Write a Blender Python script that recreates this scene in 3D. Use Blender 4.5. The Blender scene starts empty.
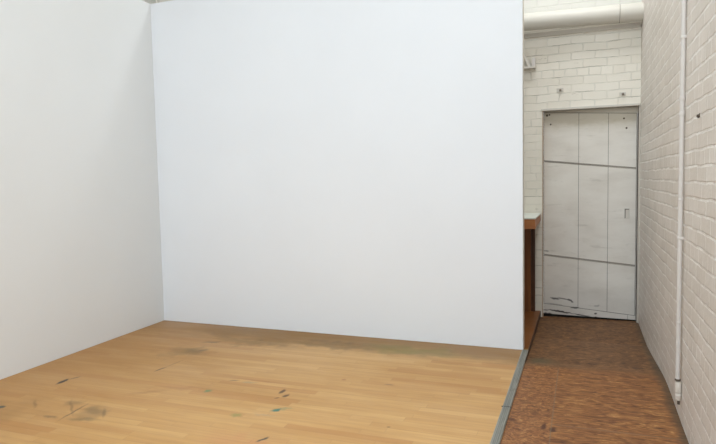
import bpy, bmesh, math, random
from mathutils import Vector, Matrix
random.seed(4)
C = bpy.context.scene.collection

# ---------------------------------------------------------------- nodes
def srgb(r, g, b):
    f = lambda c: c/12.92 if c <= .04045 else ((c+.055)/1.055)**2.4
    return (f(r/255), f(g/255), f(b/255), 1)

class NT:
    """small helper around one material's node tree"""
    def __init__(s, name, rough=.6, spec=.3):
        s.m = bpy.data.materials.new(name); s.m.use_nodes = True
        s.t = s.m.node_tree; s.n = s.t.nodes
        s.b = s.n['Principled BSDF']; s.b.inputs['Roughness'].default_value = rough
        s.b.inputs['Specular IOR Level'].default_value = spec
        s.co = s.n.new('ShaderNodeTexCoord').outputs['Object']
    def set(s, sock, v):
        if hasattr(v, 'is_linked') or isinstance(v, bpy.types.NodeSocket): s.t.links.new(v, sock)
        else: sock.default_value = v
    def math(s, op, a, b=0.0, c=0.0, clamp=False):
        n = s.n.new('ShaderNodeMath'); n.operation = op; n.use_clamp = clamp
        s.set(n.inputs[0], a); s.set(n.inputs[1], b); s.set(n.inputs[2], c); return n.outputs[0]
    def vmath(s, op, a, b=(0, 0, 0)):
        n = s.n.new('ShaderNodeVectorMath'); n.operation = op
        s.set(n.inputs[0], a); s.set(n.inputs[1], b); return n.outputs['Value'] if op == 'LENGTH' else n.outputs[0]
    def sep(s, v):
        n = s.n.new('ShaderNodeSeparateXYZ'); s.set(n.inputs[0], v); return n.outputs
    def comb(s, x=0., y=0., z=0.):
        n = s.n.new('ShaderNodeCombineXYZ')
        for i, v in enumerate((x, y, z)): s.set(n.inputs[i], v)
        return n.outputs[0]
    def noise(s, v, scale=5, detail=3, rough=.5, dist=0, col=False):
        n = s.n.new('ShaderNodeTexNoise'); s.set(n.inputs['Vector'], v)
        n.inputs['Scale'].default_value = scale; n.inputs['Detail'].default_value = detail
        n.inputs['Roughness'].default_value = rough; n.inputs['Distortion'].default_value = dist
        return n.outputs['Color' if col else 'Fac']
    def white(s, v):
        n = s.n.new('ShaderNodeTexWhiteNoise'); n.noise_dimensions = '3D'; s.set(n.inputs['Vector'], v); return n.outputs['Value']
    def ramp(s, v, stops, interp='LINEAR'):
        n = s.n.new('ShaderNodeValToRGB'); s.set(n.inputs[0], v); r = n.color_ramp; r.interpolation = interp
        while len(r.elements) < len(stops): r.elements.new(.5)
        for e, (p, c) in zip(r.elements, stops):
            e.position = p; e.color = c if hasattr(c, '__len__') else (c, c, c, 1)
        return n.outputs[0]
    def mapr(s, v, a, b, c=0., d=1., smooth=True):
        n = s.n.new('ShaderNodeMapRange'); n.interpolation_type = 'SMOOTHSTEP' if smooth else 'LINEAR'
        s.set(n.inputs[0], v)
        for i, q in enumerate((a, b, c, d)): s.set(n.inputs[i+1], q)
        return n.outputs[0]
    def mix(s, f, a, b, mode='MIX'):
        n = s.n.new('ShaderNodeMix'); n.data_type = 'RGBA'; n.blend_type = mode
        s.set(n.inputs[0], f); s.set(n.inputs[6], a); s.set(n.inputs[7], b); return n.outputs[2]
    def scale(s, v, sc):
        return s.vmath('MULTIPLY', v, sc)
    def bump(s, h, dist=.005, strength=1., nrm=None):
        n = s.n.new('ShaderNodeBump'); s.set(n.inputs['Height'], h)
        n.inputs['Distance'].default_value = dist; n.inputs['Strength'].default_value = strength
        if nrm is not None: s.t.links.new(nrm, n.inputs['Normal'])
        return n.outputs[0]
    def ell(s, v, cx, cy, a, b, rot=0, soft=.5, wob=.35, wscale=12):
        """soft irregular ellipse mask in the x,y of vector v"""
        key = (v.node.name, v.identifier, round(wscale/12) if wscale > 6 else 0)
        if not hasattr(s, 'warps'): s.warps = {}
        if key not in s.warps:      # warped copies of the coordinates shared by many masks
            nz = s.noise(v, max(wscale, 6), 3, col=True)
            s.warps[key] = s.vmath('SUBTRACT', nz, (.5, .5, .5))
        f = wob*2.6*min(a, b*2.)
        # v + f*warp, flattened to x,y, brought into the ellipse's own frame
        ma = s.n.new('ShaderNodeVectorMath'); ma.operation = 'MULTIPLY_ADD'
        s.set(ma.inputs[0], s.warps[key]); ma.inputs[1].default_value = (f, f, 0); s.set(ma.inputs[2], v)
        mp = s.n.new('ShaderNodeMapping'); mp.vector_type = 'TEXTURE'
        s.set(mp.inputs['Vector'], ma.outputs[0])
        mp.inputs['Location'].default_value = (cx, cy, 0); mp.inputs['Rotation'].default_value = (0, 0, rot)
        mp.inputs['Scale'].default_value = (a, b, 1000.)
        r = s.vmath('LENGTH', mp.outputs[0])
        return s.mapr(r, 1.-soft, 1.15, 1., 0.)
    def done(s, color=None, normal=None, rough=None, metal=None):
        if color is not None: s.set(s.b.inputs['Base Color'], color)
        if normal is not None: s.set(s.b.inputs['Normal'], normal)
        if rough is not None: s.set(s.b.inputs['Roughness'], rough)
        if metal is not None: s.set(s.b.inputs['Metallic'], metal)
        return s.m

def paint(name, rgb, rough=.55, var=.06, bump=.0006, bscale=60, spec=.3):
    t = NT(name, rough, spec); c = srgb(*rgb)
    n = t.noise(t.co, 1.3, 4); d = tuple(x*(1-var) for x in c[:3])+(1,)
    col = t.mix(t.mapr(n, .35, .65), c, d)
    return t.done(col, t.bump(t.noise(t.co, bscale, 3), bump, .5))

# white painted gallery boards
m_white = paint('white wall paint', (236, 238, 242), .6, .015, .0004, 45)
m_white_left = paint('soft white wall paint', (228, 229, 229), .6, .015, .0004, 45)
m_cream = paint('cream paint', (214, 207, 196), .5, .08, .001, 40)
m_pipe = paint('off white pipe paint', (206, 200, 189), .4, .05, .001, 30)
m_pipe_pink = paint('pale conduit paint', (216, 209, 203), .45, .06, .001, 60)
m_pinkwood = paint('bare pinkish timber', (190, 165, 140), .7, .2, .001, 60)
m_ceiling = paint('ceiling paint', (225, 222, 215), .8)
m_dark = paint('dark gap', (32, 29, 27), .9, .2)
m_seam = paint('greyed seam paint', (136, 128, 117), .8, .2)
m_rib = paint('worn rib paint', (150, 138, 124), .6, .2)
m_rust = paint('dark iron', (96, 84, 72), .7, .3)
m_countertop = paint('white worktop laminate', (216, 218, 208), .4, .03)

def floor_material():
    t = NT('maple strip floor', .42, .35); co = t.co
    x, y, z = t.sep(co)
    rw = .057
    rowf = t.math('DIVIDE', y, rw); row = t.math('FLOOR', rowf)
    off = t.math('MULTIPLY', t.white(t.comb(row, 3.3, 1.)), 5.)
    xf = t.math('DIVIDE', t.math('ADD', x, off), .72); cell = t.math('FLOOR', xf)
    r1 = t.white(t.comb(cell, row, 7.))
    r2 = t.white(t.comb(cell, row, 19.))
    base = t.ramp(r1, [(0, srgb(200, 154, 98)), (.15, srgb(209, 168, 112)), (.5, srgb(213, 173, 117)), (.85, srgb(217, 178, 123)), (1, srgb(221, 184, 130))])
    base = t.mix(t.math('MULTIPLY', t.math('GREATER_THAN', r2, .93), .45), base, srgb(190, 136, 80))
    g = t.noise(t.scale(t.vmath('ADD', co, t.comb(t.math('MULTIPLY', r1, 9.), 0., 0.)), (2.2, 34., 1.)), 1., 4, .6)
    base = t.mix(t.mapr(g, .3, .75, 0., .4), base, srgb(178, 134, 86))
    big = t.noise(t.scale(co, (.6, 1.6, 1.)), 1.1, 4, .6)
    base = t.mix(t.mapr(big, .42, .72, 0., .34), base, srgb(168, 122, 72))
    # duller, browner boards toward the left wall
    lf = t.mapr(x, -3.9, -1.7, 1., 0.)
    base = t.mix(t.math('MULTIPLY', lf, .62), base, srgb(168, 122, 68))
    # worn paint / dirt along the foot of the back wall
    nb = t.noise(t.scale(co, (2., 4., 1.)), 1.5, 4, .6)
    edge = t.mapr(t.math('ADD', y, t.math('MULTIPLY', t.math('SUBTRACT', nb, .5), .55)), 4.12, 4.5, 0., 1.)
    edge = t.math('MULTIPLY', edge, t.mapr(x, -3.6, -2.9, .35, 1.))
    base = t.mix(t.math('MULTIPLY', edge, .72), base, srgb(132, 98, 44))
    gr = t.ell(co, -1.25, 4.42, .5, .14, 0, .9, .5, 6)
    base = t.mix(t.math('MULTIPLY', gr, .5), base, srgb(112, 122, 46))
    # brown behind the partition
    base = t.mix(t.mapr(y, 4.70, 4.74, 0., .9), base, srgb(126, 78, 42))
    def st(cx, cy, a, b, rot, rgb, k, soft=.5, wob=.35, ws=12):
        nonlocal base
        base = t.mix(t.math('MULTIPLY', t.ell(co, cx, cy, a, b, rot, soft, wob, ws), k), base, srgb(*rgb))
    # faint round grey scrub marks
    st(-2.70, 2.62, .14, .11, 2.0, (124, 100, 62), .38, .4, .45, 9)
    st(-2.727, 2.658, .10, .05, -.2, (104, 88, 58), .40, .6, .5, 12)
    st(-2.95, 2.729, .07, .05, .1, (108, 88, 54), .45, .8, .6, 14)
    st(-2.834, 2.609, .15, .011, 1.73, (92, 72, 44), .7, .7, .5, 20)
    st(-2.90, 2.66, .17, .012, 2.4, (110, 82, 48), .5, .8, .6, 14)
    st(-2.908, 2.512, .07, .020, .04, (98, 78, 48), .55, .8, .5, 20)
    st(-3.174, 2.633, .10, .016, 2.36, (116, 84, 48), .5, .8, .6, 14)
    st(-2.642, 2.653, .10, .014, 2.3, (104, 84, 50), .55, .8, .5, 14)
    st(-2.691, 2.528, .13, .030, .18, (104, 88, 56), .5, .8, .5, 14)
    st(-2.923, 3.931, .11, .10, .9, (104, 94, 68), .55, .9, .6, 12)
    st(-2.98, 3.87, .26, .16, .4, (132, 108, 66), .45, .9, .7, 9)
    st(-2.86, 3.95, .05, .04, .9, (88, 84, 66), .5, .9, .6, 16)
    st(-2.933, 4.167, .10, .030, .38, (96, 84, 60), .6, .9, .6, 14)
    st(-2.6, 4.27, .45, .12, .1, (126, 104, 56), .5, .9, .7, 7)
    st(-1.9, 4.38, .6, .12, .12, (112, 92, 50), .45, .9, .7, 7)
    st(-2.20, 4.22, .10, .10, .1, (205, 168, 120), .5, .9, .7, 10)
    st(-2.5, 3.15, .30, .04, .25, (164, 110, 62), .35, .9, .7, 7)
    st(-2.62, 3.02, .16, .05, .6, (152, 102, 60), .4, .9, .7, 9)
    st(-2.039, 3.427, .26, .020, .03, (176, 122, 72), .6, .8, .4, 9)
    st(-1.5, 2.55, .4, .14, .05, (204, 136, 100), .4, .9, .6, 5)
    st(-3.35, 2.45, .5, .3, .3, (136, 102, 54), .3, .9, .6, 5)
    # cuts, scuffs and drips of paint
    st(-3.354, 3.008, .066, .022, 1.75, (44, 42, 44), .95, .5, .3, 30)
    st(-3.33, 3.09, .05, .014, 1.2, (110, 84, 60), .7, .6, .3, 30)
    st(-3.335, 2.529, .030, .022, .31, (50, 60, 62), .9, .5, .3, 30)
    st(-2.874, 3.433, .065, .011, 1.43, (84, 66, 46), .85, .6, .4, 20)
    st(-2.858, 3.58, .13, .008, 1.5, (140, 106, 66), .6, .7, .4, 20)
    st(-1.683, 3.006, .036, .024, 1.0, (54, 122, 116), .95, .6, .5, 25)
    st(-1.64, 3.04, .05, .03, .3, (120, 146, 118), .5, .8, .7, 18)
    st(-1.71, 2.92, .11, .022, .1, (182, 158, 134), .55, .8, .8, 18)
    st(-1.794, 3.294, .050, .020, 1.6, (88, 62, 44), .95, .6, .4, 25)
    st(-1.738, 3.232, .034, .017, 1.27, (94, 68, 50), .9, .6, .4, 30)
    st(-1.774, 3.180, .022, .010, .97, (112, 84, 60), .85, .6, .4, 30)
    st(-2.266, 3.155, .034, .026, 1.2, (92, 142, 104), .8, .7, .6, 20)
    st(-2.21, 3.38, .04, .018, .3, (104, 88, 66), .75, .7, .6, 20)
    st(-2.09, 3.38, .06, .020, .1, (166, 156, 132), .6, .7, .6, 20)
    st(-1.868, 2.865, .040, .034, .75, (140, 148, 86), .65, .7, .6, 20)
    st(-1.557, 2.628, .050, .013, 1.18, (66, 62, 54), .92, .6, .4, 30)
    st(-1.50, 3.62, .02, .02, .0, (164, 104, 64), .6, .7, .6, 20)
    st(-1.18, 3.62, .04, .010, .1, (120, 90, 62), .6, .6, .4, 20)
    st(-0.98, 2.98, .012, .012, .1, (120, 90, 62), .6, .6, .4, 20)
    base = t.mix(1., base, (.89, .81, .67, 1), 'MULTIPLY')
    fy = t.math('FRACT', rowf); fx = t.math('FRACT', xf)
    gap = t.math('MAXIMUM', t.math('MAXIMUM', t.math('LESS_THAN', fy, .03), t.math('GREATER_THAN', fy, .985)), t.math('LESS_THAN', fx, .004))
    base = t.mix(t.math('MULTIPLY', gap, .2), base, srgb(110, 76, 44))
    return t.done(base, t.bump(t.math('SUBTRACT', 1., gap), .0006, .5), t.mapr(big, .3, .7, .36, .52))

def osb_material():
    t = NT('worn plywood floor', .55, .3); co = t.co
    x, y, z = t.sep(co)
    front = t.mapr(t.math('ADD', y, t.math('MULTIPLY', t.noise(co, 7, 3), .12)), 4.30, 4.60, 1., 0.)
    right = t.mapr(x, -.155, -.145, 0., 1.)
    w = t.noise(t.scale(co, (7., 26., 1.)), 1., 5, .64, 2.0)
    grain = t.ramp(w, [(.28, srgb(74, 42, 26)), (.42, srgb(120, 76, 44)), (.56, srgb(150, 100, 57)), (.74, srgb(196, 146, 90))])
    w2 = t.noise(t.scale(co, (20., 34., 1.)), 1., 5, .7, 2.)
    flake = t.ramp(w2, [(.30, srgb(70, 36, 24)), (.44, srgb(124, 78, 46)), (.54, srgb(150, 100, 58)), (.70, srgb(188, 140, 88))])
    col = t.mix(t.math('MULTIPLY', right, front), flake, grain)
    w3 = t.noise(t.scale(co, (13., 26., 1.)), 1., 5, .7, 1.5)
    rear = t.ramp(w3, [(.36, srgb(68, 44, 28)), (.5, srgb(112, 76, 46)), (.64, srgb(142, 102, 64))])
    col = t.mix(front, rear, col)
    wb = t.noise(t.scale(co, (7., 34., 1.)), 1.1, 4, .6)
    col = t.mix(t.math('MULTIPLY', t.mapr(wb, .56, .64, 0., .55), front), col, srgb(86, 50, 28))
    fine = t.noise(co, 110, 3, .6)
    col = t.mix(t.mapr(fine, .55, .75, 0., .35), col, srgb(74, 46, 28))
    # grey scuffed band at the joint between the two boards
    band = t.math('MULTIPLY', t.mapr(t.math('ABSOLUTE', t.math('SUBTRACT', y, 4.40)), 0., .11, 1., 0.), t.mapr(x, -.35, .35, 1., .15))
    col = t.mix(t.math('MULTIPLY', band, .32), col, srgb(88, 84, 66))
    col = t.mix(t.math('MULTIPLY', t.ell(co, -.27, 4.50, .13, .12, 0, .8, .5, 9), .6), col, srgb(78, 78, 58))
    for cx, cy, a, b, k in [(-.187, 3.27, .016, .055, .8), (-.14, 3.235, .022, .045, .85), (-.36, 3.31, .03, .03, .6), (-.25, 3.45, .03, .05, .4), (-.30, 3.6, .05, .04, .35), (-.07, 3.1, .03, .03, .4), (.14, 3.85, .04, .02, .4)]:
        col = t.mix(t.math('MULTIPLY', t.ell(co, cx, cy, a, b, 0, .6, .6, 25), k), col, srgb(66, 34, 24))
    def lin(c, p, hw): return t.mapr(t.math('ABSOLUTE', t.math('SUBTRACT', c, p)), hw*.5, hw, 1., 0.)
    seams = t.math('MULTIPLY', lin(x, -.15, .004), t.mapr(y, 4.3, 4.34, 1., 0.))
    seams = t.math('MAXIMUM', seams, t.math('MULTIPLY', lin(y, 3.31, .006), right))
    col = t.mix(t.math('MULTIPLY', seams, .5), col, srgb(120, 104, 84))
    # ragged darker edge against the brick wall
    ed = t.mapr(t.math('ADD', x, t.math('MULTIPLY', t.noise(co, 9, 3), .05)), .47, .53, 0., 1.)
    col = t.mix(t.math('MULTIPLY', ed, .7), col, srgb(70, 60, 46))
    return t.done(col, t.bump(w2, .0012, .5))

def brick_material(name, axis, light, dark, mort, bdist, thick, drip=True, hi=None):
    """painted brickwork; axis: which world axis runs along the wall"""
    t = NT(name, .5, .35); co = t.co
    x, y, z = t.sep(co)
    run = x if axis == 'x' else y
    wob = t.noise(co, 4.5, 3, .6, col=True)
    v = t.comb(run, z, 0.)
    v = t.vmath('ADD', v, t.scale(t.vmath('SUBTRACT', wob, (.5, .5, .5)), (.05, .026, 0.)))
    fr = t.noise(co, 38, 2, .5, col=True)
    v = t.vmath('ADD', v, t.scale(t.vmath('SUBTRACT', fr, (.5, .5, .5)), (.012, .008, 0.)))
    b = t.n.new('ShaderNodeTexBrick'); t.set(b.inputs['Vector'], v)
    b.offset = .5; b.offset_frequency = 2; b.squash = .5; b.squash_frequency = 6
    b.inputs['Scale'].default_value = 1.; b.inputs['Brick Width'].default_value = .212
    b.inputs['Row Height'].default_value = .0765; b.inputs['Mortar Size'].default_value = thick
    b.inputs['Mortar Smooth'].default_value = .45
    b.inputs['Color1'].default_value = (0, 0, 0, 1); b.inputs['Color2'].default_value = (1, 1, 1, 1); b.inputs['Mortar'].default_value = (.5, .5, .5, 1)
    mort_f = b.outputs['Fac']; rnd = b.outputs['Color']
    col = t.mix(t.math('MULTIPLY', rnd, .5), srgb(*light), srgb(*dark))
    patch = t.noise(co, 2.2, 5, .6)
    col = t.mix(t.mapr(patch, .4, .7, 0., .45), col, srgb(*dark))
    mk = t.noise(co, 6, 4, .65)
    mm = t.math('MULTIPLY', mort_f, t.mapr(mk, .38, .62, .08, 1.))
    col = t.mix(t.math('MULTIPLY', mm, .85), col, srgb(*mort))
    pit = t.mapr(t.noise(co, 24, 4, .7), .68, .76, 0., 1.)
    col = t.mix(t.math('MULTIPLY', pit, .35), col, tuple(c*.55 for c in srgb(*dark)[:3])+(1,))
    if hi is not None:   # dark hairlines along some bed joints
        vz = t.math('ABSOLUTE', t.math('SUBTRACT', t.math('FRACT', t.math('DIVIDE', t.sep(v)[1], .0765)), .03))
        ln = t.math('MULTIPLY', t.mapr(vz, .02, .06, 1., 0.), t.mapr(t.noise(t.scale(co, (2.2, 1., 7.)), 1.3, 4, .6), .48, .62, 0., 1.))
        col = t.mix(t.math('MULTIPLY', ln, .6), col, srgb(140, 131, 114))
        blot = t.mapr(t.noise(t.scale(co, (5., 1., 14.)), 1.3, 3, .6), .66, .72, 0., .6)
        col = t.mix(blot, col, srgb(168, 158, 138))
    if hi is not None:   # greyer tint above the pipe, painted in to offset strong lamp light
        col = t.mix(t.mapr(z, hi[0], hi[1], 0., hi[2]), col, srgb(*hi[3]))
    sm = t.noise(co, 14, 4, .6); fine = t.noise(co, 70, 3, .6)
    h = t.math('ADD', t.math('MULTIPLY', mort_f, -1. if bdist > 0 else 1.), t.math('MULTIPLY', sm, .9))
    h = t.math('ADD', h, t.math('MULTIPLY', fine, .25)); h = t.math('SUBTRACT', h, t.math('MULTIPLY', pit, .5))
    return t.done(col, t.bump(h, abs(bdist), .9))

m_brick_side = brick_material('painted brick beige', 'y', (224, 215, 205), (204, 194, 182), (243, 238, 231), .0042, .008)  # joints paler: light caught on the ridges is put into the colour
m_brick_end = brick_material('painted brick white', 'x', (236, 229, 216), (224, 216, 201), (220, 215, 203), .0026, .005, hi=(2.72, 2.85, .8, (214, 211, 203)))

def door_material():
    t = NT('old sheet clad door paint', .45, .35); co = t.co
    x, y, z = t.sep(co)
    n1 = t.noise(t.scale(co, (1.5, 1., 3.5)), 1.6, 5, .6)
    col = t.ramp(n1, [(.3, srgb(214, 206, 195)), (.5, srgb(224, 217, 207)), (.7, srgb(230, 224, 215))])
    streak = t.noise(t.scale(co, (3., 1., 16.)), 1.5, 4, .65)
    col = t.mix(t.mapr(streak, .58, .75, 0., .3), col, srgb(168, 160, 146))
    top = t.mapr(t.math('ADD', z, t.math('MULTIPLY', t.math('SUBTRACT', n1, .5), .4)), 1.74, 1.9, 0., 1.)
    col = t.mix(t.math('MULTIPLY', top, .6), col, srgb(168, 154, 126))  # brown band at the door top: lintel shadow and dirt painted together
    v = t.comb(x, z, 0.)
    low = t.mapr(t.math('ADD', z, t.math('MULTIPLY', n1, .2)), .15, .5, 1., 0.)
    col = t.mix(t.math('MULTIPLY', low, .3), col, srgb(176, 172, 168))
    for cx, cz, a, b, rot, k in [(-.25, .122, .05, .012, -.1, .8), (-.17, .125, .07, .007, -.1, .7), (-.105, .108, .035, .012, -.5, .85),
                                 (-.20, -.005, .14, .010, -.12, .95), (0.0, -.030, .10, .006, -.12, .9), (-.34, .00, .035, .006, 0, .8),
                                 (-.06, .038, .05, .008, 0, .85), (-.32, -.035, .05, .012, 0, .9), (.14, .07, .03, .01, .3, .35),
                                 (.13, -.008, .014, .010, 0, .9), (.13, -.045, .018, .012, 0, .95), (-.25, .065, .10, .004, -.1, .6), (-.335, .60, .03, .008, -.1, .5)]:
        col = t.mix(t.math('MULTIPLY', t.ell(v, cx, cz, a, b, rot, .5, .45, 30), k), col, srgb(58, 53, 50))
    return t.done(col, t.bump(t.noise(t.scale(co, (1, 1, 2.)), 5, 4, .6), .004, .6), t.mapr(n1, .3, .7, .38, .55))
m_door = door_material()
m_pier = paint('greyed pier paint', (196, 187, 175), .6, .12, .002, 30)
m_floor = floor_material(); m_osb = osb_material()

def wood(name, a, b, axis=2, sc=1., rough=.45):
    t = NT(name, rough, .35)
    s = [28., 28., 28.]; s[axis] = 1.6
    n = t.noise(t.scale(t.co, tuple(q*sc for q in s)), 1., 4, .6, .6)
    return t.done(t.ramp(n, [(.3, srgb(*a)), (.7, srgb(*b))]), t.bump(n, .0006, .4))
m_oak_x = wood('varnished oak', (150, 90, 48), (182, 118, 68), 0)
m_oak_z = wood('varnished boards', (104, 62, 32), (146, 92, 50), 2)
m_oak_dark = wood('dark varnished board', (62, 38, 22), (92, 56, 32), 2)
m_riser = wood('dark floor edge', (52, 36, 26), (92, 64, 40), 1)

def metal_material():
    t = NT('dull ridged aluminium', .42, .5); x, y, z = t.sep(t.co)
    n = t.noise(t.scale(t.co, (60., 3., 10.)), 1., 4, .6)
    col = t.ramp(n, [(.3, srgb(124, 123, 115)), (.7, srgb(162, 160, 150))])
    rid = t.math('SINE', t.math('MULTIPLY', x, 2*math.pi/.0095))
    col = t.mix(t.mapr(rid, .3, .9, 0., .45), col, srgb(84, 82, 74))
    dirt = t.noise(t.scale(t.co, (6, 5, 1)), 1.4, 4, .6)
    col = t.mix(t.mapr(dirt, .5, .7, 0., .4), col, srgb(112, 104, 88))
    return t.done(col, t.bump(n, .0005, .5), .5, .1)
m_metal = metal_material()

# ---------------------------------------------------------------- mesh helpers
def link(name, bm, mat, parent=None, smooth=False, loc=None):
    me = bpy.data.meshes.new(name); bmesh.ops.recalc_face_normals(bm, faces=bm.faces)
    bm.to_mesh(me); bm.free()
    for mm in (mat if isinstance(mat, (list, tuple)) else [mat]): me.materials.append(mm)
    if smooth:
        for p in me.polygons: p.use_smooth = True
    o = bpy.data.objects.new(name, me); C.objects.link(o)
    if parent: o.parent = parent
    return o
def box(bm, x0, x1, y0, y1, z0, z1, bev=0):
    r = bmesh.ops.create_cube(bm, size=1)['verts']
    for v in r:
        v.co = Vector(((x0+x1)/2+v.co.x*(x1-x0), (y0+y1)/2+v.co.y*(y1-y0), (z0+z1)/2+v.co.z*(z1-z0)))
    if bev:
        es = list({e for v in r for e in v.link_edges})
        bmesh.ops.bevel(bm, geom=es, offset=bev, segments=2, profile=.6, affect='EDGES')
def prism(bm, pts, y0, y1, flip=False):
    """pts in x,z extruded along y"""
    a = [bm.verts.new((p[0], y0, p[1])) for p in pts]; b = [bm.verts.new((p[0], y1, p[1])) for p in pts]
    n = len(pts); bm.faces.new(a); bm.faces.new(b[::-1])
    for i in range(n): bm.faces.new((a[i], b[i], b[(i+1) % n], a[(i+1) % n]))
def rod(bm, p, q, r0, r1=None, seg=24, rings=None):
    """tube p->q with optional rings [(t, radius), ...]"""
    p, q = Vector(p), Vector(q); d = (q-p); L = d.length; z = d.normalized()
    x = z.orthogonal().normalized(); y = z.cross(x)
    prof = rings or [(0, r0), (1, r1 or r0)]
    loops = []
    for t, r in prof:
        c = p+d*t
        loops.append([bm.verts.new(c+(x*math.cos(a)+y*math.sin(a))*r) for a in [2*math.pi*k/seg for k in range(seg)]])
    for A, B in zip(loops, loops[1:]):
        for k in range(seg): bm.faces.new((A[k], A[(k+1) % seg], B[(k+1) % seg], B[k]))
    bm.faces.new(loops[0][::-1]); bm.faces.new(loops[-1])
def smooth_by_angle(o, deg=40):
    for p in o.data.polygons: p.use_smooth = True
    bm = bmesh.new(); bm.from_mesh(o.data)
    for e in bm.edges:
        if len(e.link_faces) == 2 and e.calc_face_angle() > math.radians(deg): e.smooth = False
    bm.to_mesh(o.data); bm.free()
def struct(o): o['kind'] = 'structure'; return o
def tag(o, label, cat, group=None):
    o['label'] = label; o['category'] = cat
    if group: o['group'] = group
    return o
def empty(name, loc=(0, 0, 0)):
    o = bpy.data.objects.new(name, None); C.objects.link(o); o.location = loc; o.empty_display_size = .1; return o
def keep(o, parent):
    o.parent = parent; o.matrix_parent_inverse = Matrix.Translation(parent.location).inverted(); return o

# ---------------------------------------------------------------- dimensions (m; camera 1.34 above the maple floor)
XL, XR, YP, H = -3.832, -.424, 4.680, 3.053
XW, YD, ZC = .506, 6.123, -.062
XO, ZO = -.369, 1.989
XE = -.386
YB, ZT, XF = -3.2, 4.6, -6.6       # rear extent, ceiling, far left wall
TH = .09

# ---------------------------------------------------------------- floors
bm = bmesh.new(); box(bm, XF, XE-.002, YB, YD, -.05, 0)
struct(link('floor', bm, m_floor))
bm = bmesh.new()
prof = [(YB, -.010), (4.25, -.010), (4.40, -.014), (5.30, ZC), (YD+.2, ZC)]
for (y0, z0), (y1, z1) in zip(prof, prof[1:]):
    v = [bm.verts.new(c) for c in ((XE-.06, y0, z0), (XW+.03, y0, z0), (XW+.03, y1, z1), (XE-.06, y1, z1))]
    bm.faces.new(v)
bmesh.ops.remove_doubles(bm, verts=bm.verts, dist=1e-5)
for f in bm.faces: f.normal_update()
g = bmesh.ops.extrude_face_region(bm, geom=bm.faces[:])
for v in [e for e in g['geom'] if isinstance(e, bmesh.types.BMVert)]: v.co.z = -.12
struct(link('floor.001', bm, m_osb))
# dark riser under the platform edge
bm = bmesh.new(); box(bm, XE-.002, XE+.004, 4.40, YD, -.06, -.001)
struct(link('trim_1', bm, m_riser))

# ---------------------------------------------------------------- gallery partitions
XC, YC, HP = -3.872, 4.722, 3.072          # inner corner of the two boards
def slab(pts, z0, z1):
    bm = bmesh.new(); lo = [bm.verts.new((x, y, z0)) for x, y in pts]; hi = [bm.verts.new((x, y, z1)) for x, y in pts]
    n = len(pts); bm.faces.new(lo[::-1]); bm.faces.new(hi)
    for i in range(n): bm.faces.new((lo[i], lo[(i+1) % n], hi[(i+1) % n], hi[i]))
    bmesh.ops.recalc_face_normals(bm, faces=bm.faces)
    bmesh.ops.bevel(bm, geom=bm.edges[:], offset=.0015, segments=1, affect='EDGES'); return bm
struct(link('wall_back', slab([(XC-TH, YC), (XR, 4.674), (XR, 4.674+TH), (XC-TH, YC+TH)], 0, HP), m_white))
L = YC-(YB+.3)
struct(link('wall_left', slab([(XC, YC-.001), (XC-TH, YC-.001), (XC-TH+.0324*L, YB+.3), (XC+.0324*L, YB+.3)], 0, HP), m_white_left))
bm = bmesh.new(); box(bm, XR+.0005, XR+.003, 4.674+.010, 4.674+TH-.004, .002, HP)
struct(link('trim_2', bm, m_cream))

# ---------------------------------------------------------------- brick shell
# right wall: a fine grid, its foot slightly uneven
bm = bmesh.new(); ny, nz = 150, 50
def wallx(y, z):
    foot = max(0, 1-max(0, z+.05)/.5)**2
    b = math.exp(-((y-4.2)/.6)**2)*.016*foot
    return XW+b+.003*math.sin(y*2.1+z*1.7)*min(1, abs(z)+.3)
grid = [[bm.verts.new((wallx(YB+(YD+.16-YB)*j/ny, -.1+(ZT+.1)*(k/nz)**1.5), YB+(YD+.16-YB)*j/ny, -.1+(ZT+.1)*(k/nz)**1.5)) for k in range(nz+1)] for j in range(ny+1)]
for j in range(ny):
    for k in range(nz): bm.faces.new((grid[j][k], grid[j+1][k], grid[j+1][k+1], grid[j][k+1]))
o = struct(link('wall_right', bm, m_brick_side, smooth=True))
sol = o.modifiers.new('thick', 'SOLIDIFY'); sol.thickness = .25; sol.offset = 1
me = o.data
if me.polygons[0].normal.x > 0: me.flip_normals()
sol.offset = -1
# end wall with the door opening (front face at YD, .15 thick)
bm = bmesh.new()
TE = .16
box(bm, XF, XO, YD, YD+TE, -.1, ZT)
box(bm, XO, XW+.02, YD, YD+TE, ZO, ZT)
box(bm, .490, XW+.02, YD, YD+TE, -.1, ZO)
struct(link('wall_end', bm, m_brick_end))
bm = bmesh.new(); box(bm, XF-.15, XF, YB, YD+TE, -.05, ZT)
struct(link('wall_far_left', bm, m_cream))
bm = bmesh.new(); box(bm, XF-.15, XW+.25, YB, YD+TE, ZT, ZT+.1)
struct(link('ceiling', bm, m_ceiling))

bm = bmesh.new(); box(bm, .490, XW-.001, YD-.002, YD+.05, ZC, ZO-.006)
struct(link('trim_7', bm, m_pier))
# bare timber edge of the opening's left side and the steel lip over it
bm = bmesh.new(); box(bm, XO, XO+.010, YD-.004, YD+.055, ZC, ZO-.002, .001)
struct(link('trim_3', bm, m_pinkwood))
bm = bmesh.new(); box(bm, XO-.012, XW-.004, YD-.014, YD+.05, ZO-.004, ZO+.016, .002)
struct(link('trim_4', bm, m_cream))
# ledge under the big pipe
bm = bmesh.new(); box(bm, -2.6, .498, YD-.022, YD, 2.700, 2.740, .003)
o = struct(link('trim_5', bm, m_cream)); 

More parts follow.
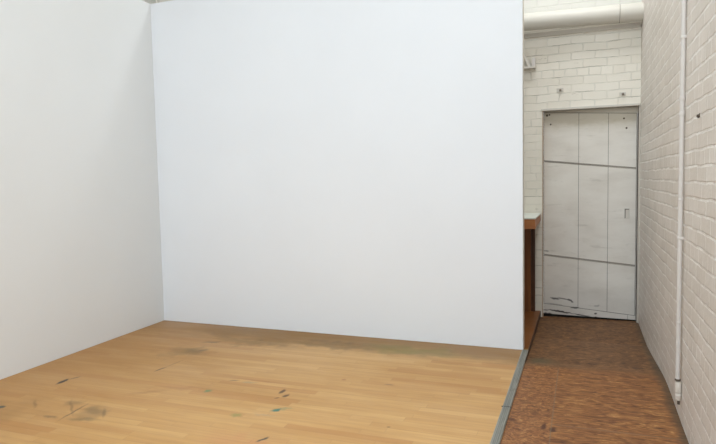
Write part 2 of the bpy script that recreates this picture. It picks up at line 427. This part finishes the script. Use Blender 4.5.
# ---------------------------------------------------------------- door
door = empty('door_1', (.05, YD+.05, ZC)); door['kind'] = 'structure'
door['label'] = 'old off-white sheet-clad door at the end of the corridor'
def P(name, bm, m, par=door): 
    o = link(name, bm, m); 
    return keep(o, par) if par is door else o
yF = YD+.055
x0, x1 = XO+.010, .490
cols = [x0+.002, -.033, .233, x1-.012]
ztop = lambda x: 1.975-.055*(x-x0)/(x1-x0)
zs1 = lambda x: 1.498-.095*(x-x0)/(x1-x0)
zs2 = lambda x: .562-.088*(x-x0)/(x1-x0)
zs3 = lambda x: .066-.075*(x-x0)/(x1-x0)
zb = lambda x: -.030
bm = bmesh.new()
box(bm, x0, x1, yF+.006, yF+.045, ZC+.012, ZO-.001)
link_door = P('door_leaf', bm, m_seam)
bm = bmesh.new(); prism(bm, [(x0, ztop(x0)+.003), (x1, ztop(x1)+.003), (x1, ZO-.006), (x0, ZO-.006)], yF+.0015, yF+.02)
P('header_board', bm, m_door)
bm = bmesh.new()
g = .0020
for (a, b) in zip(cols, cols[1:]):
    for lo, hi in ((zs3, zs2), (zs2, zs1), (zs1, ztop)):
        pts = [(a+g, lo(a)+.003), (b-g, lo(b)+.003), (b-g, hi(b)-.003), (a+g, hi(a)-.003)]
        # each sheet subdivided so that it can be gently dented
        N, M = 10, 14
        vs = []
        for i in range(N+1):
            row = []
            for j in range(M+1):
                u, w = i/N, j/M
                xx = pts[0][0]*(1-u)+pts[1][0]*u; zlo = pts[0][1]*(1-u)+pts[1][1]*u; zhi = pts[3][1]*(1-u)+pts[2][1]*u
                zz = zlo*(1-w)+zhi*w
                d = .0022*math.sin(zz*9+xx*5)*math.sin(math.pi*u)*math.sin(math.pi*w)
                row.append(bm.verts.new((xx, yF-.001-d, zz)))
            vs.append(row)
        for i in range(N):
            for j in range(M): bm.faces.new((vs[i][j], vs[i+1][j], vs[i+1][j+1], vs[i][j+1]))
        # turned-back edges
        rim = [vs[i][0] for i in range(N+1)]+[vs[N][j] for j in range(1, M+1)]+[vs[i][M] for i in range(N-1, -1, -1)]+[vs[0][j] for j in range(M-1, 0, -1)]
        bk = [bm.verts.new((v.co.x, yF+.005, v.co.z)) for v in rim]
        for i in range(len(rim)):
            k = (i+1) % len(rim); bm.faces.new((rim[i], rim[k], bk[k], bk[i]))
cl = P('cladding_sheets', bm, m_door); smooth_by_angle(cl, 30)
for fn in (zs1, zs2):
    bm = bmesh.new()
    for dz, rr in ((.0045, .0022), (-.0045, .0022)):
        rod(bm, (x0+.004, yF-.001, fn(x0)+dz*1.6), (x1-.004, yF-.001, fn(x1)+dz*1.6), rr, seg=10)
    P('rib', bm, m_rib)
# kick board of two lengths
bm = bmesh.new()
pts = [(x0+.002, -.034), (x1-.075, -.046), (x1-.075, zs3(x1-.075)-.003), (x0+.002, zs3(x0)-.003)]
prism(bm, pts, yF-.010, yF+.004)
pts = [(x1-.071, -.046), (x1-.004, -.048), (x1-.004, zs3(x1)-.003), (x1-.071, zs3(x1-.071)-.003)]
prism(bm, pts, yF-.008, yF+.004)
P('kick_board', bm, m_door)
bm = bmesh.new(); box(bm, x0, x1, yF-.006, yF+.05, ZC-.01, -.052); 
prism(bm, [(x0, -.060), (x1, -.060), (x1, -.050), (x0, -.036)], yF-.007, yF+.003)
P('bottom_gap_shade', bm, m_dark)  # dark strip painted in as the shade of the gap under the door
# flush pull near the right edge: raised frame around a sunk cup
bm = bmesh.new(); hx0, hx1, hz0, hz1 = .379, .423, .928, 1.024
yy = yF-.006
for a in ((hx0, hx1, hz1-.007, hz1), (hx0, hx1, hz0, hz0+.006), (hx0, hx0+.012, hz0, hz1), (hx1-.007, hx1, hz0, hz1)):
    box(bm, a[0], a[1], yy, yF+.001, a[2], a[3], .001)
hp = P('handle', bm, m_pipe)
bm = bmesh.new(); box(bm, hx0+.011, hx1-.006, yF-.003, yF-.0015, hz0+.005, hz1-.006)
P('handle_recess', bm, m_cream)
bm = bmesh.new(); box(bm, hx0+.004, hx0+.009, yF-.0075, yF-.004, hz0+.004, hz1-.004); box(bm, hx0+.004, hx1-.004, yF-.0075, yF-.004, hz1-.009, hz1-.004)
P('handle_grip', bm, m_rust)
bm = bmesh.new(); box(bm, hx0-.002, hx1+.014, yF-.004, yF-.0008, hz0-.035, hz0-.006, .001)
P('handle_plate', bm, m_door)
for bx_, bz_, r in ((-.293, 1.856, .008), (.367, 1.878, .008), (.39, 1.787, .009), (-.327, 1.945, .011), (-.305, 1.95, .008)):
    bm = bmesh.new(); rod(bm, (bx_, yF-.007, bz_), (bx_, yF, bz_), r*.7, seg=12, rings=[(0, r*.55), (.4, r), (1, r)])
    P('bolt_head', bm, m_rust)
bm = bmesh.new(); box(bm, x1-.010, x1-.006, yF-.010, yF, -.02, 1.93)
P('closing_edge', bm, m_pipe_pink)

# ---------------------------------------------------------------- platform edge strip (two lengths of ridged nosing)
def nosing(y0, y1, name, label):
    xs0, xs1 = -.431, -.3835
    w = xs1-xs0; pts = [(xs0, -.001), (xs0, .0015), (xs0+.004, .004)]
    n = 5
    for k in range(n):
        a = xs0+.007+(w-.016)*k/n; b = xs0+.007+(w-.016)*(k+1)/n; m = (b-a)
        pts += [(a+.1*m, .0055), (a+.6*m, .0055), (a+.72*m, .0028), (a+.98*m, .0028)]
    pts += [(xs1-.006, .0055), (xs1-.002, .0045), (xs1, .002), (xs1, -.016), (xs1-.0018, -.016), (xs1-.0018, -.001)]
    bm = bmesh.new(); prism(bm, pts, y0, y1)
    o = link(name, bm, m_metal); return tag(o, label, 'floor strip', 'metal strips along the maple floor edge')
nosing(.2, 3.455, 'edge_strip', 'grey ridged metal edge strip along the maple floor, length nearest the viewer')
nosing(3.461, 4.672, 'edge_strip', 'grey ridged metal edge strip, farther length ending at the white partition corner')
bm = bmesh.new(); box(bm, -.436, -.3825, 3.4545, 3.4615, -.001, .0040)
struct(link('trim_6', bm, m_dark))

# ---------------------------------------------------------------- big pipe across the end wall
yp = YD-.13; r = .080
bp = empty('overhead_pipe', (-.5, yp, 2.83))
tag(bp, 'thick off-white painted pipe running across the brick end wall above the door', 'pipe')
A, B = Vector((-4.2, yp, 2.905)), Vector((.515, yp, 2.803))
bm = bmesh.new(); rod(bm, A, B, r, seg=48); o = keep(link('pipe_run', bm, m_pipe), bp); smooth_by_angle(o)
at = lambda xx: A+(B-A)*((xx-A.x)/(B.x-A.x))
bm = bmesh.new()
rod(bm, at(.208), at(.309), r, seg=48, rings=[(0, r*.99), (.005, r+.0015), (.985, r+.003), (1, r*.98)])
o = keep(link('collar', bm, m_pipe), bp); smooth_by_angle(o)
bm = bmesh.new(); rod(bm, at(.3095), at(.3125), r+.0018, seg=48)
o = keep(link('joint_ring', bm, m_rust), bp); smooth_by_angle(o)
# small bracket sticking out from behind the partition
br = empty('shelf_bracket', (-.48, YD, 2.40))
tag(br, 'small off-white steel angle bracket on the end wall beside the partition', 'bracket')
bm = bmesh.new(); box(bm, -.62, -.430, YD-.075, YD-.001, 2.398, 2.416, .002); keep(link('arm', bm, m_cream), br)
bm = bmesh.new(); box(bm, -.464, -.430, YD-.072, YD-.004, 2.416, 2.495, .003); keep(link('upstand', bm, m_pipe_pink), br)
bm = bmesh.new(); prism(bm, [(-.575, 2.60), (-.555, 2.60), (-.470, 2.417), (-.500, 2.417)], YD-.055, YD-.02); keep(link('brace', bm, m_cream), br)

# ---------------------------------------------------------------- conduit on the right wall
yc, xc = 3.535, XW-.017
cd = empty('wall_conduit', (xc, yc, 0))
tag(cd, 'thin white painted conduit running straight up the right brick wall', 'conduit')
bm = bmesh.new(); rod(bm, (xc, yc, .235), (xc, yc, ZT), .0118, seg=20); o = keep(link('conduit_run', bm, m_pipe_pink), cd); smooth_by_angle(o)
for z in (1.735, 1.655, 1.205, .545):
    bm = bmesh.new(); hh = .014 if z > 1.3 else .007
    rod(bm, (xc, yc, z-hh), (xc, yc, z+hh), .015, seg=20, rings=[(0, .012), (.3, .0138), (.7, .0138), (1, .012)])
    o = keep(link('coupling', bm, m_pipe_pink), cd); smooth_by_angle(o)
bm = bmesh.new(); rod(bm, (xc, yc, .226), (xc, yc, .236), .0145, seg=20); o = keep(link('coupling', bm, m_rust), cd); smooth_by_angle(o)
bm = bmesh.new(); rod(bm, (xc+.003, yc, .118), (xc+.003, yc, .221), .016, seg=20, rings=[(0, .013), (.06, .0165), (.94, .0165), (1, .014)])
o = keep(link('end_sleeve', bm, m_brick_side), cd); smooth_by_angle(o)
bm = bmesh.new(); rod(bm, (xc+.006, yc, .095), (xc+.006, yc, .119), .007, seg=16); keep(link('pipe_stub', bm, m_rust), cd)
for z in (2.05, 1.0):
    bm = bmesh.new(); box(bm, xc-.0135, XW+.002, yc-.0135, yc+.0135, z-.007, z+.007, .003)
    keep(link('clip', bm, m_pipe_pink), cd)
# pipe on the end wall seen above the partitions' corner
ru = empty('wall_pipe', (-4.905, YD-.03, 0))
tag(ru, 'white vertical pipe showing above the corner of the two white partitions', 'pipe')
bm = bmesh.new(); rod(bm, (-4.905, YD-.028, .02), (-4.905, YD-.028, ZT), .021, seg=20); o = keep(link('pipe_run', bm, m_pipe), ru); smooth_by_angle(o)
for z in (1.2, 3.0, 4.2):
    bm = bmesh.new(); box(bm, -4.932, -4.878, YD-.05, YD, z-.012, z+.012, .003); keep(link('clip', bm, m_pipe), ru)

# old fixings left in the brick
def anchor(x, z, s, name, label):
    t = empty(name, (x, YD, z)); tag(t, label, 'wall fixing', 'old fixings in the end wall')
    bm = bmesh.new(); box(bm, x-s, x+s, YD-.006, YD+.001, z-s*.62, z+s*.62, .003); keep(link('plate', bm, m_cream), t)
    bm = bmesh.new(); rod(bm, (x+s*.1, YD-.026, z-s*.1), (x+s*.1, YD-.004, z), .010, seg=12, rings=[(0, .007), (.2, .011), (1, .012)])
    keep(link('bolt_head', bm, m_rib), t)
anchor(-.205, 2.176, .032, 'wall_anchor', 'painted-over bolt plate above the left half of the door')
anchor(.350, 2.100, .028, 'wall_anchor', 'painted-over bolt plate above the right half of the door')
bm = bmesh.new(); box(bm, XW-.010, XW+.004, 3.130, 3.160, 1.604, 1.614, .002); rod(bm, (XW-.010, 3.135, 1.600), (XW+.004, 3.135, 1.616), .006, seg=12)
tag(link('wall_hook', bm, m_rust), 'small dark rusty stub in the brick right of the conduit', 'wall hook')

# ---------------------------------------------------------------- counter behind the partition
ct = empty('counter', (-1.1, 5.75, 0))
tag(ct, 'wooden counter with white top standing behind the partition by the end wall', 'counter')
cx0, cx1, cy0, cy1, cz = -1.9, -.382, 5.39, YD-.004, .984
bm = bmesh.new(); box(bm, cx0, cx1, cy0, cy1, cz-.012, cz, .001); keep(link('countertop', bm, m_countertop), ct)
bm = bmesh.new(); box(bm, cx0+.002, cx1-.002, cy0+.004, cy0+.026, cz-.098, cz-.0125, .001); keep(link('front_apron', bm, m_oak_x), ct)
bm = bmesh.new(); prism(bm, [(cx1-.024, 0), (cx1-.002, 0), (cx1-.002, 1), (cx1-.024, 1)], 0, 1)
for v in bm.verts:      # side apron: deep at the front, shallow at the wall
    dep = .086 if v.co.y < .5 else .060
    v.co = Vector((v.co.x, cy0+.0265 if v.co.y < .5 else cy1-.002, cz-.0125-dep*(1-v.co.z)))
keep(link('side_apron', bm, m_oak_x), ct)
bm = bmesh.new()
xx = cx0+.02
while xx < -.475:
    box(bm, xx, min(xx+.117, -.474), YD-.050, YD-.030, .002, cz-.013, .002); xx += .12
keep(link('back_panel', bm, m_oak_z), ct)
bm = bmesh.new(); box(bm, -.472, -.434, YD-.054, YD-.028, .002, cz-.013, .002); keep(link('back_post', bm, m_oak_dark), ct)
for lx in (cx0+.03,):
    bm = bmesh.new(); box(bm, lx, lx+.06, cy0+.03, cy0+.09, .002, cz-.0125, .002); keep(link('leg', bm, m_oak_z), ct)
bm = bmesh.new(); box(bm, -.80, -.74, cy0+.03, cy0+.09, .002, cz-.0125, .002); keep(link('leg', bm, m_oak_z), ct)

# ---------------------------------------------------------------- light
def area(name, loc, rot, sx, sy, power, col, spread=180):
    l = bpy.data.lights.new(name, 'AREA'); l.shape = 'RECTANGLE'; l.size = sx; l.size_y = sy
    l.energy = power; l.color = col; l.spread = math.radians(spread)
    o = bpy.data.objects.new(name, l); C.objects.link(o); o.location = loc; o.rotation_euler = rot; return o
R = math.radians
area('ceiling_light_room', (-1.2, 1.2, 4.45), (R(12), R(6), 0), 3.6, 3.0, 172, (.80, .92, 1.))
area('ceiling_light_rear', (-2.2, 5.45, 4.5), (0, 0, 0), 5.0, .35, 38, (.88, .95, 1.))
area('ceiling_light_corridor', (.0, 4.85, 4.45), (0, 0, 0), .6, .5, 26, (.90, .96, 1.))
w = bpy.data.worlds.new('World'); bpy.context.scene.world = w; w.use_nodes = True
w.node_tree.nodes['Background'].inputs[0].default_value = (.80, .92, 1, 1)
w.node_tree.nodes['Background'].inputs[1].default_value = 2.45

# ---------------------------------------------------------------- camera
cam = bpy.data.cameras.new('camera'); co = bpy.data.objects.new('camera', cam); C.objects.link(co)
cam.sensor_width = 36; cam.lens = 590.84/716*36; cam.clip_start = .05
yaw, pitch, roll = .3632, .0693, -.0211
fw = Vector((-math.sin(yaw)*math.cos(pitch), math.cos(yaw)*math.cos(pitch), -math.sin(pitch)))
rt = Vector((math.cos(yaw), math.sin(yaw), 0)); up = rt.cross(fw)
r2 = rt*math.cos(roll)+up*math.sin(roll); u2 = -rt*math.sin(roll)+up*math.cos(roll)
co.matrix_world = Matrix(((r2.x, u2.x, -fw.x, 0), (r2.y, u2.y, -fw.y, 0), (r2.z, u2.z, -fw.z, 1.34), (0, 0, 0, 1)))
sc = bpy.context.scene; sc.camera = co
sc.view_settings.view_transform = 'Standard'; sc.view_settings.look = 'None'
sc.view_settings.exposure = 0.0; sc.view_settings.gamma = 1.0
